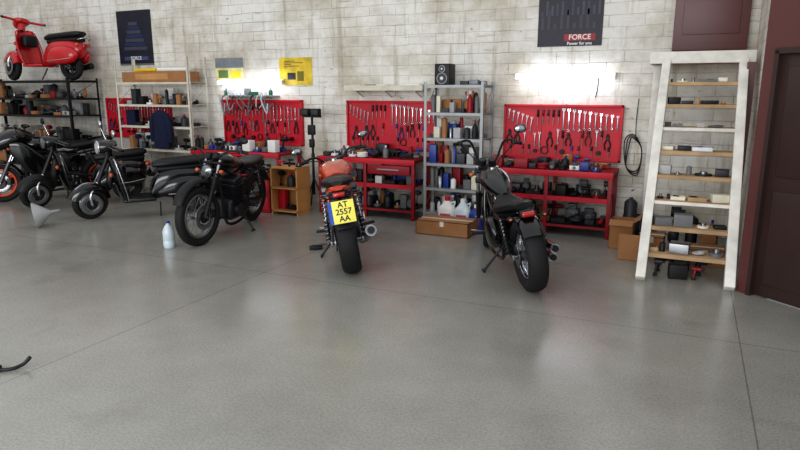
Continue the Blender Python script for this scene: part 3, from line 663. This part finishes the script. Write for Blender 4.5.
def motorcycle(name,P,M,lean):
    b=B(); wb=P['wb'];Rr=P['Rr'];Rf=P['Rf']; paint=P['paint']; z0=P.get('zs',0.0)
    wheel(b,0,Rr,P['wr'],P.get('hr',0.11),P['rim'],P['style'],P.get('rdisc',(-1,)))
    for s in (-1,1):
        ya=P['wr']/2+0.045
        b.tube([(0,s*ya,Rr),(0.3,s*ya,Rr+0.04),(0.52,s*0.10,Rr+0.09)],[0.022,0.024,0.026],P['arm'],sub=4)
        b.box((0,s*(ya+0.01),Rr),(0.08,0.02,0.05),STEEL,bev=0.004)
        st=P['shock']; p0=(0.03,s*(ya+0.035),Rr+0.03); p1=(st[0],s*(ya+0.02),st[1])
        b.cyl(p0,p1,0.012,CHROME); b.spring(p0,p1,0.026,0.006,9,P['spring'])
        b.cyl(p0,(Vector(p0)*0.55+Vector(p1)*0.45),0.02,MBLACK)
    ya=P['wr']/2+0.02
    b.tube([(0,ya,Rr+0.08),(0.5,ya,Rr+0.10)],0.008,DSTEEL,seg=5); b.tube([(0,ya,Rr-0.08),(0.5,ya,Rr+0.02)],0.008,DSTEEL,seg=5); b.cyl((0,ya-0.004,Rr),(0,ya+0.004,Rr),0.09,STEEL,seg=24)
    S=Vector(P['head']); F=Vector((wb,0,Rf)); ax=(S-F).normalized()
    sz=P['seat_z']
    for s in (-1,1):
        b.tube([S+Vector((-0.03,s*0.02,-0.05)),(S.x-0.08,s*0.09,S.z-0.35),(S.x-0.2,s*0.12,0.18+z0),(0.5,s*0.12,0.17+z0),(0.42,s*0.12,0.4),(0.45,s*0.11,sz-0.12)],0.017,P['frame'],sub=4)
        b.tube([S+Vector((-0.02,s*0.03,0)),(S.x-0.3,s*0.08,sz-0.02),(0.45,s*0.11,sz-0.10),(P['tail'][0],s*0.08,P['tail'][1])],0.016,P['frame'],sub=4)
    base=b.M.copy()
    if P['engine']=='v': engine_v(b,0.74,0.47)
    else: engine_inline(b,0.72,0.42+z0,P['cases'])
    b.M=base
    if P.get('rad'): b.box((S.x-0.07,0,S.z-0.38),(0.04,0.34,0.26),MBLACK,rot=(0,-0.2,0),bev=0.008)
    for e in P['exh']: b.tube(e[0],e[1],e[2],sub=5,seg=12)
    b.loft(P['tank'],paint,sub=5,seg=24)
    for (secs,mm) in P.get('extra',[]): b.loft(secs,mm,sub=5,seg=20)
    tk=max(P['tank'],key=lambda q:q[1]+q[3]); b.cyl((tk[0],0,tk[1]+tk[3]-0.01),(tk[0],0,tk[1]+tk[3]+0.012),0.035,CHROME)
    b.loft(P['seat'],SEAT,sub=5,seg=20)
    if P.get('tailc'): b.loft(P['tailc'],paint,sub=4)
    for s in (-1,1): b.box((0.42,s*0.115,sz-0.2),(0.22,0.03,0.18),P['side'],rot=(0,0.2,0),bev=0.02)
    fr=P['rfender']; b.arcshell((0,0,Rr),Rr+fr[0],fr[1],fr[2],fr[3],fr[4])
    tl=P['taillight']; b.box(tl,(0.05,0.11,0.045),LENSR,bev=0.015); b.box((tl[0]+0.03,0,tl[2]),(0.05,0.13,0.06),MBLACK,bev=0.015)
    for s in (-1,1):
        b.tube([(tl[0]+0.05,0,tl[2]-0.03),(tl[0]+0.03,s*0.13,tl[2]-0.03)],0.008,MBLACK,seg=6); b.ell((tl[0]+0.045,s*0.145,tl[2]-0.03),(0.03,0.03,0.022),MBLACK); b.ell((tl[0]+0.03,s*0.145,tl[2]-0.03),(0.018,0.018,0.013),LENSA)
    la=math.tan(rad(lean)); b.tube([(0.55,0.12,0.25),(0.58,0.30,0.30*la+0.008)],0.012,DSTEEL); b.tube([(0.55,0.30,0.30*la+0.008),(0.63,0.30,0.30*la+0.008)],0.012,DSTEEL)
    px=P.get('peg',0.5)
    for s in (-1,1): b.cyl((px,s*0.15,0.33+z0),(px,s*0.30,0.34+z0),0.014,MBLACK); b.tube([(px,s*0.14,0.33+z0),(px+0.16,s*0.2,0.32+z0),(px+0.2,s*0.27,0.33+z0)],0.007,STEEL,seg=6,sub=3)
    b.M=Matrix.Translation(S)@Matrix.Rotation(rad(P['steer']),4,ax)@Matrix.Translation(-S)
    wheel(b,wb,Rf,P['wf'],P.get('hf',0.09),P['rim'],P['style'],P.get('fdisc',(-1,1)))
    top=S+ax*P.get('forkup',0.04); fy=0.095
    for s in (-1,1):
        yv=Vector((0,s*fy,0))
        b.cyl(F+yv,F+yv+ax*(0.36 if not P.get('gaiter') else 0.30),0.027,P['forkl']); b.cyl(F+yv+ax*0.3,top+yv,0.019,CHROME)
        if P.get('gaiter'):
            for i in range(7): b.lathe([(0.026,0),(0.036,0.012),(0.026,0.025)],F+yv+ax*(0.29+i*0.026),MBLACK,seg=12,axis=ax)
        if s in P.get('fdisc',(-1,1)): b.box(F+Vector((-0.12,s*0.085,0.02)),(0.06,0.05,0.10),DSTEEL,bev=0.01)
    for t in (-0.13,0.0): b.box(S+ax*t,(0.07,0.25,0.03),DSTEEL,rot=(0,math.atan2(ax.x,ax.z),0),bev=0.01)
    ff=P['ffender']; b.arcshell((wb,0,Rf+ff[5]),Rf+ff[0],ff[1],ff[2],ff[3],ff[4])
    H=S+Vector(P['lamp_off']); hr=P['lamp_r']
    b.lathe([(0.02,-0.14),(hr*0.6,-0.12),(hr*0.95,-0.05),(hr,0.0)],H,P['lampc'],seg=24,axis=(1,0,-0.08)); b.ring(H,hr*0.97,0.008,0.01,P['lampc'],axis='X',seg=28,ps=6); b.lathe([(hr*0.95,0.0),(hr*0.6,0.02),(0.001,0.03)],H,GLASS,seg=24,axis=(1,0,-0.08))
    for s in (-1,1): b.cyl(S+Vector((0.01,s*0.05,0.05)),S+Vector((-0.02,s*0.05,0.11)),0.04,MBLACK); b.cyl(S+Vector((-0.02,s*0.05,0.11)),S+Vector((-0.022,s*0.05,0.114)),0.035,DGREY)
    for s in (-1,1): b.tube([H+Vector((-0.06,0,0)),H+Vector((-0.05,s*0.15,0))],0.008,MBLACK,seg=6); b.ell(H+Vector((-0.04,s*0.165,0)),(0.026,0.028,0.022),LENSA)
    bw=P['bar_w']/2; bz=P['bar_rise']; bk=P['bar_back']
    pts=[]
    for s in (-1,1):
        pts.append([S+Vector((-0.01,s*0.04,0.05)),S+Vector((0.0,s*0.10,0.05+bz*0.3)),S+Vector((-bk*0.3,s*bw*0.55,0.05+bz)),S+Vector((-bk,s*bw,0.03+bz))])
    b.tube(list(reversed(pts[0]))+pts[1],0.012,P['barm'],sub=5)
    for q in pts:
        g1=q[3];g0=q[3]*0.68+q[2]*0.32; s=1 if g1.y>0 else -1
        b.cyl(g0,g1,0.018,MBLACK); b.box(g0*0.9+q[2]*0.1,(0.05,0.05,0.045),MBLACK,bev=0.01)
        b.tube([g0+Vector((0.03,0,0)),g0+Vector((0.06,s*0.03,-0.01)),g1+Vector((0.06,0,-0.02))],0.005,STEEL,seg=5,sub=3)
        if s not in P.get('mirror_sides',(-1,1)): continue
        mh=P['mirror']; mp=g0+Vector((0.02,s*mh[0],mh[1]))
        b.tube([g0,g0+Vector((0.03,s*mh[0]*0.4,mh[1]*0.6)),mp],0.006,P['mirrm'],seg=6,sub=4)
        b.ell(mp,(0.022,0.062,mh[2]),P['mirrm']); b.ell(mp-Vector((0.016,0,0)),(0.009,0.052,mh[2]*0.85),MIRR)
    for s in (-1,1): 
        g0=pts[0 if s<0 else 1][3]*0.68+pts[0 if s<0 else 1][2]*0.32
        b.tube([g0,S+Vector((0.12,s*0.12,0.08)),S+Vector((0.03,s*0.03,-0.15))],0.005,MBLACK,seg=5,sub=4)
    b.M=Matrix()
    return b.done(name,M@Matrix.Rotation(rad(-lean),4,'X'))
def place(x,y,h): return Matrix.Translation((x,y,0.0))@Matrix.Rotation(rad(h),4,'Z')

P1=dict(wb=1.43,Rr=0.315,wr=0.185,hr=0.115,Rf=0.30,wf=0.12,paint=ORANGE,rim=MBLACK,style='cast',arm=ALU,shock=(0.18,0.70),spring=STEEL,
 head=(1.17,0,0.87),seat_z=0.80,frame=MBLACK,tail=(-0.12,0.80),engine='i',cases=ALU,rad=True,
 exh=[([(0.88,s*0.1-0.05,0.55),(0.98,s*0.1-0.05,0.40),(0.90,s*0.07-0.05,0.20),(0.6,-0.08,0.18)],0.021,STEEL) for s in (-1,0,1,2)]+
     [([(0.6,-0.08,0.18),(0.38,-0.15,0.2),(0.25,-0.20,0.28),(-0.12,-0.23,0.40)],[0.03,0.035,0.052,0.055],STEEL),([(-0.11,-0.23,0.397),(-0.15,-0.232,0.41)],[0.035,0.035],MBLACK)],
 tank=[(0.52,0.85,0.07,0.05,0.9),(0.60,0.86,0.12,0.07,0.85),(0.80,0.885,0.165,0.09,0.8),(0.98,0.89,0.17,0.09,0.8),(1.08,0.88,0.11,0.07,0.9),(1.12,0.88,0.04,0.04,1)],
 seat=[(-0.22,0.90,0.05,0.02,0.8),(-0.12,0.89,0.09,0.035,0.8),(0.0,0.88,0.14,0.045,0.7),(0.25,0.85,0.16,0.05,0.7),(0.45,0.83,0.14,0.05,0.7),(0.56,0.85,0.09,0.04,0.8)],
 tailc=[(-0.25,0.86,0.045,0.02,0.9),(-0.2,0.85,0.08,0.03,0.8),(0.0,0.81,0.12,0.045,0.8),(0.25,0.77,0.13,0.05,0.8),(0.4,0.76,0.10,0.04,0.9)],
 side=ORANGE,rfender=(0.05,0.085,70,150,MBLACK),taillight=(-0.25,0,0.80),steer=12,forkl=ALU,ffender=(0.02,0.07,35,160,ORANGE,0.0),
 lamp_off=(0.13,0,-0.05),lamp_r=0.09,lampc=MBLACK,bar_w=0.74,bar_rise=0.12,bar_back=0.12,barm=MBLACK,mirror=(0.06,0.13,0.035),mirrm=MBLACK)
mb=motorcycle('roadster_motorcycle',P1,place(-2.81,4.97,121.5),9)
def plate(parent,x,z,tilt,lines=('AT','2557','AA')):
    b=B(); b.box((0,0,0),(0.23,0.004,0.20),PLATEY,bev=0.0015); b.box((-0.099,-0.003,0),(0.032,0.003,0.198),PLATEB)
    b.box((0,0.006,0.0),(0.245,0.006,0.215),MBLACK,bev=0.002); b.tube([(0,0.01,0.03),(0,0.12,0.12)],0.02,MBLACK)
    M=Matrix.Translation((x,0,z))@Matrix.Rotation(-R90,4,'Z')@Matrix.Rotation(rad(tilt),4,'X')
    o=b.done('licence_plate',M,parent)
    for i,t in enumerate(lines): text('plate_text_%d'%i,t,Matrix.Translation((0.016,-0.004,0.062-0.062*i))@R_,0.072,INK,o)
    return o
plate(mb,-0.34,0.66,-12)
P2=dict(wb=1.58,Rr=0.325,wr=0.17,hr=0.12,Rf=0.335,wf=0.10,paint=BLACK,rim=CHROME,style='wire',arm=MBLACK,shock=(0.26,0.60),spring=MBLACK,rdisc=(-1,),fdisc=(-1,),
 head=(1.27,0,0.90),seat_z=0.66,frame=BLACK,tail=(0.02,0.66),engine='v',cases=MBLACK,
 exh=[([(0.88,-0.1,0.60),(0.98,-0.17,0.48),(0.9,-0.19,0.30),(0.5,-0.2,0.25),(-0.02,-0.20,0.27)],[0.02,0.022,0.024,0.035,0.038],CHROME),
      ([(0.62,-0.1,0.62),(0.55,-0.17,0.52),(0.45,-0.19,0.38),(0.3,-0.2,0.35),(-0.10,-0.20,0.37)],[0.02,0.022,0.024,0.035,0.038],CHROME),
      ([(-0.015,-0.20,0.27),(-0.04,-0.20,0.271)],[0.03,0.03],MBLACK),([(-0.095,-0.20,0.37),(-0.12,-0.20,0.371)],[0.03,0.03],MBLACK)],
 tank=[(0.60,0.74,0.03,0.03,1),(0.68,0.76,0.08,0.06,0.95),(0.85,0.81,0.135,0.09,0.9),(1.02,0.85,0.145,0.10,0.9),(1.14,0.87,0.10,0.08,0.95),(1.19,0.87,0.05,0.05,1)],
 seat=[(0.02,0.75,0.06,0.03,0.8),(0.12,0.74,0.11,0.04,0.7),(0.28,0.70,0.16,0.045,0.7),(0.45,0.66,0.17,0.05,0.7),(0.60,0.71,0.10,0.045,0.8),(0.68,0.75,0.05,0.03,0.9)],
 extra=[([(0.3,0.42,0.02,0.05,1,s*0.19),(0.38,0.45,0.06,0.13,0.8,s*0.19),(0.52,0.45,0.06,0.14,0.8,s*0.19),(0.6,0.43,0.02,0.06,1,s*0.18)],BLACK) for s in (1,)],
 side=BLACK,rfender=(0.03,0.10,50,140,BLACK),taillight=(-0.13,0,0.71),steer=-14,forkl=MBLACK,ffender=(0.02,0.065,40,165,BLACK,0.0),
 lamp_off=(0.12,0,-0.06),lamp_r=0.085,lampc=CHROME,bar_w=0.66,bar_rise=0.26,bar_back=0.20,barm=MBLACK,mirror=(0.04,0.13,0.04),mirrm=MBLACK,peg=0.95,mirror_sides=(-1,))
motorcycle('cruiser_motorcycle',P2,place(-1.127,5.15,120),9)
P3=dict(wb=1.39,Rr=0.32,wr=0.12,hr=0.10,Rf=0.335,wf=0.10,paint=BLACK,rim=STEEL,style='wire',arm=MBLACK,shock=(0.2,0.74),spring=MBLACK,rdisc=(),fdisc=(1,),
 head=(1.13,0,0.90),seat_z=0.78,frame=MBLACK,tail=(-0.05,0.80),engine='i',cases=DSTEEL,
 exh=[([(0.88,-0.05,0.55),(0.98,-0.10,0.42),(0.88,-0.17,0.24),(0.5,-0.19,0.24),(-0.1,-0.2,0.33)],[0.022,0.022,0.024,0.04,0.04],STEEL)],
 tank=[(0.52,0.83,0.06,0.04,0.9),(0.6,0.85,0.10,0.07,0.85),(0.80,0.89,0.13,0.09,0.85),(0.95,0.91,0.13,0.08,0.9),(1.05,0.91,0.05,0.05,1)],
 seat=[(-0.10,0.85,0.07,0.03,0.8),(0.1,0.84,0.12,0.04,0.7),(0.3,0.81,0.125,0.045,0.7),(0.52,0.82,0.09,0.04,0.8)],
 side=MBLACK,rfender=(0.09,0.07,75,155,MBLACK),taillight=(-0.16,0,0.78),steer=-12,forkl=MBLACK,gaiter=True,ffender=(0.025,0.065,20,140,MBLACK,0.05),
 lamp_off=(0.10,0,-0.08),lamp_r=0.075,lampc=BLACK,bar_w=0.80,bar_rise=0.10,bar_back=0.12,barm=MBLACK,mirror=(0.03,0.13,0.035),mirrm=MBLACK,mirror_sides=(1,))
motorcycle('scrambler_motorcycle',P3,place(-5.22,6.50,283),7)
P4=dict(P1); P4.update(paint=BLACK,rim=ORIM,arm=MBLACK,cases=MBLACK,side=BLACK,spring=MBLACK,steer=-22,ffender=(0.02,0.07,35,160,BLACK,0.0),
 tailc=[(-0.28,0.95,0.03,0.02,0.9),(-0.15,0.93,0.09,0.04,0.8),(0.1,0.87,0.13,0.06,0.8),(0.35,0.78,0.12,0.06,0.9)],
 extra=[([(0.98,0.98,0.10,0.08,0.9),(1.15,1.0,0.18,0.13,0.85),(1.35,0.95,0.16,0.13,0.85),(1.50,0.87,0.09,0.07,0.9),(1.56,0.82,0.02,0.02,1)],BLACK)]+
       [([(0.62,0.40,0.01,0.04,1,s*0.2),(0.75,0.45,0.03,0.16,0.9,s*0.22),(0.95,0.58,0.035,0.22,0.9,s*0.23),(1.15,0.75,0.03,0.2,0.9,s*0.21),(1.3,0.86,0.015,0.08,1,s*0.17)],BLACK) for s in (-1,1)])
hh=246; fx,fyy=-9.62,6.02
motorcycle('sport_motorcycle',P4,place(fx-1.43*math.cos(rad(hh)),fyy-1.43*math.sin(rad(hh)),hh),7)

# ------------------------------------------------------------ scooters
def scooter(name,M,body,trim,rim,lean=5,round_=True,steer=15,shield=True):
    b=B(); R=0.225; wb=1.27
    wheel(b,0,R,0.10,0.085,rim,'cast',disc=(),n=4)
    b.loft([(-0.30,0.52,0.05,0.05,0.9),(-0.22,0.50,0.12,0.14,0.85),(0.0,0.50,0.15,0.18,0.8),(0.25,0.47,0.15,0.2,0.8),(0.42,0.40,0.12,0.18,0.8),(0.50,0.32,0.10,0.10,0.9)],body,sub=5,seg=24)
    for s in (-1,1): b.loft([(-0.27,0.42,0.02,0.03,1,s*0.13),(-0.18,0.41,0.07,0.12,0.9,s*0.15),(0.03,0.41,0.09,0.155,0.9,s*0.16),(0.25,0.39,0.075,0.13,0.9,s*0.155),(0.42,0.33,0.02,0.04,1,s*0.13)],body,sub=5)
    for s in (-1,1): b.tube([(-0.2,s*0.215,0.36),(0.03,s*0.252,0.33),(0.3,s*0.22,0.32)],0.006,CHROME,sub=4,seg=6)
    b.loft([(-0.30,0.76,0.08,0.03,0.8),(-0.2,0.755,0.13,0.05,0.7),(0.1,0.735,0.145,0.05,0.7),(0.32,0.72,0.13,0.05,0.7),(0.46,0.70,0.07,0.035,0.8)],SEAT,sub=4)
    b.loft([(-0.26,0.67,0.09,0.05,0.8),(0.1,0.66,0.12,0.05,0.8),(0.4,0.64,0.08,0.05,0.8)],MBLACK)
    b.box((0.66,0,0.25),(0.42,0.38,0.045),body,bev=0.02); 
    for y in (-0.12,-0.04,0.04,0.12): b.box((0.66,y,0.276),(0.38,0.018,0.01),MBLACK)
    verts=[];faces=[];nz=12;ny=10
    for sh in (0,0.018):
        for i in range(nz+1):
            t=i/nz; zz=0.24+0.60*t; xx=0.84+0.12*t+0.02*math.sin(t*3.14); hw=0.19+0.05*math.sin(min(1,t*1.1)*math.pi)-0.06*max(0,t-0.75)*4*0.6
            for j in range(ny+1):
                u=-1+2*j/ny; verts.append((xx+sh-0.07*u*u+0.03,hw*u,zz))
    k=ny+1;o=(nz+1)*k
    for i in range(nz):
        for j in range(ny):
            faces.append((i*k+j,i*k+j+1,(i+1)*k+j+1,(i+1)*k+j)); faces.append((o+i*k+j,o+(i+1)*k+j,o+(i+1)*k+j+1,o+i*k+j+1))
        faces.append((i*k,(i+1)*k,o+(i+1)*k,o+i*k)); faces.append((i*k+ny,o+i*k+ny,o+(i+1)*k+ny,(i+1)*k+ny))
    for j in range(ny): faces.append((nz*k+j,nz*k+j+1,o+nz*k+j+1,o+nz*k+j))
    b.add(verts,faces,body,True)
    for s in (-1,1):
        b.tube([(0.80,s*0.19,0.25),(0.83,s*0.235,0.42),(0.87,s*0.24,0.58),(0.93,s*0.19,0.80),(0.97,s*0.08,0.845)],0.009,CHROME if round_ else body,sub=5,seg=6)
    b.loft([(0.93,0.70,0.03,0.05,0.9),(0.98,0.60,0.05,0.16,0.9),(1.02,0.55,0.045,0.14,0.9),(1.05,0.5,0.02,0.06,1)],trim)
    b.box((0.86,0,0.66),(0.12,0.26,0.2),body if round_ else MBLACK,bev=0.04)
    S=Vector((1.0,0,0.85)); F=Vector((wb,0,R)); ax=(S-F).normalized()
    b.M=Matrix.Translation(S)@Matrix.Rotation(rad(steer),4,ax)@Matrix.Translation(-S)
    wheel(b,wb,R,0.10,0.085,rim,'cast',disc=(1,),n=4)
    b.tube([S,F+ax*0.30],0.028,DSTEEL); b.tube([F+ax*0.30,F+Vector((0.0,0.085,0.14)),F+Vector((0,0.085,0))],0.022,CHROME,sub=4); b.tube([F+ax*0.30,F+Vector((0.0,-0.085,0.14)),F+Vector((0,-0.085,0))],0.022,CHROME,sub=4)
    b.arcshell((wb,0,R),R+0.035,0.085,20,165,trim,drop=0.09)
    b.loft([(wb-0.2,R+0.16,0.05,0.05,1),(wb-0.08,R+0.22,0.085,0.06,1),(wb+0.08,R+0.22,0.08,0.05,1),(wb+0.19,R+0.15,0.03,0.03,1)],trim)
    if round_: b.tube([(wb-0.12,0,R+0.27),(wb+0.05,0,R+0.275),(wb+0.17,0,R+0.21)],0.008,CHROME,sub=4)
    b.loft([(S.x-0.11,S.z+0.16,0.06,0.03,0.9),(S.x-0.03,S.z+0.15,0.13,0.055,0.8),(S.x+0.07,S.z+0.13,0.11,0.085,0.9),(S.x+0.12,S.z+0.12,0.085,0.08,1)],body)
    b.cyl(S,S+Vector((0,0,0.12)),0.06,body)
    H=S+Vector((0.125,0,0.12)); b.ring(H,0.082,0.012,0.014,CHROME if round_ else body,axis='X',seg=28,ps=6); b.lathe([(0.082,0),(0.05,0.02),(0.001,0.03)],H,GLASS if not round_ else LGREY,axis=(1,0,0))
    for s in (-1,1):
        g0=S+Vector((-0.03,s*0.13,0.15)); g1=S+Vector((-0.08,s*0.33,0.15))
        b.cyl(g0,g1,0.02,body); b.cyl(g0*0.4+g1*0.6,g1+Vector((-0.005,s*0.03,0)),0.019,MBLACK)
        b.tube([g0+Vector((0.05,0,0)),g1+Vector((0.05,0,-0.01))],0.005,STEEL,seg=5)
        if name!='red_scooter':
            mp=S+Vector((0.0,s*0.27,0.36)); b.tube([S+Vector((-0.04,s*0.16,0.16)),S+Vector((-0.01,s*0.22,0.28)),mp],0.005,CHROME,seg=6,sub=3)
            b.ell(mp,(0.02,0.05,0.05),CHROME if round_ else MBLACK); b.ell(mp-Vector((0.014,0,0)),(0.009,0.042,0.042),MIRR)
    b.M=Matrix()
    b.box((-0.33,0,0.56),(0.05,0.12,0.07),LENSR,bev=0.015)
    for s in (-1,1): b.ell((-0.28,s*0.13,0.58),(0.03,0.03,0.03),LENSA); b.ell((0.99,s*0.17,0.62),(0.025,0.03,0.03),LENSA)
    b.tube([(0.3,-0.16,0.2),(0.05,-0.19,0.2),(-0.25,-0.19,0.24)],[0.02,0.045,0.05],CHROME if round_ else DSTEEL,sub=4,seg=12)
    b.tube([(-0.3,-0.12,0.66),(-0.38,-0.08,0.68),(-0.38,0.08,0.68),(-0.3,0.12,0.66)],0.009,CHROME,sub=4)
    la=math.tan(rad(lean)); b.tube([(0.4,0.12,0.2),(0.42,0.24,0.24*la+0.008)],0.010,DSTEEL)
    return b.done(name,M@Matrix.Rotation(rad(-lean),4,'X'))
def sc(x,y,hd): return place(x-1.27*math.cos(rad(hd)),y-1.27*math.sin(rad(hd)),hd)
scooter('retro_scooter',sc(-7.22,5.66,232),BLACK,BLACK,CHROME)
scooter('red_scooter',Matrix.Translation((-9.72,7.55,1.861))@Matrix.Rotation(rad(188),4,'Z'),REDP,REDP,DSTEEL,lean=0,round_=False,steer=-20)
scooter('black_scooter',sc(-8.6,5.86,243),BLACK,MBLACK,DSTEEL,round_=False)

# ------------------------------------------------------------ light & camera
w=bpy.data.worlds.new('overcast_daylight'); scene.world=w; w.use_nodes=True
bg=w.node_tree.nodes['Background']; bg.inputs['Color'].default_value=(0.93,0.96,1.0,1); bg.inputs['Strength'].default_value=0.76
l=bpy.data.lights.new('garage_door_daylight','AREA'); l.shape='RECTANGLE'; l.size=9; l.size_y=3.2; l.energy=480; l.color=(0.97,0.985,1.0)
lo=bpy.data.objects.new('garage_door_daylight',l); scene.collection.objects.link(lo); lo.location=(-3.5,-3.5,2.4); lo.rotation_euler=(rad(86),0,0)
cam=bpy.data.cameras.new('camera'); co=bpy.data.objects.new('camera',cam); scene.collection.objects.link(co); scene.camera=co
cam.sensor_width=36; cam.sensor_fit='HORIZONTAL'; cam.lens=620/800*36; co.location=(0,0,1.7); co.rotation_euler=(rad(90-12.3),0,rad(25)); cam.clip_end=60
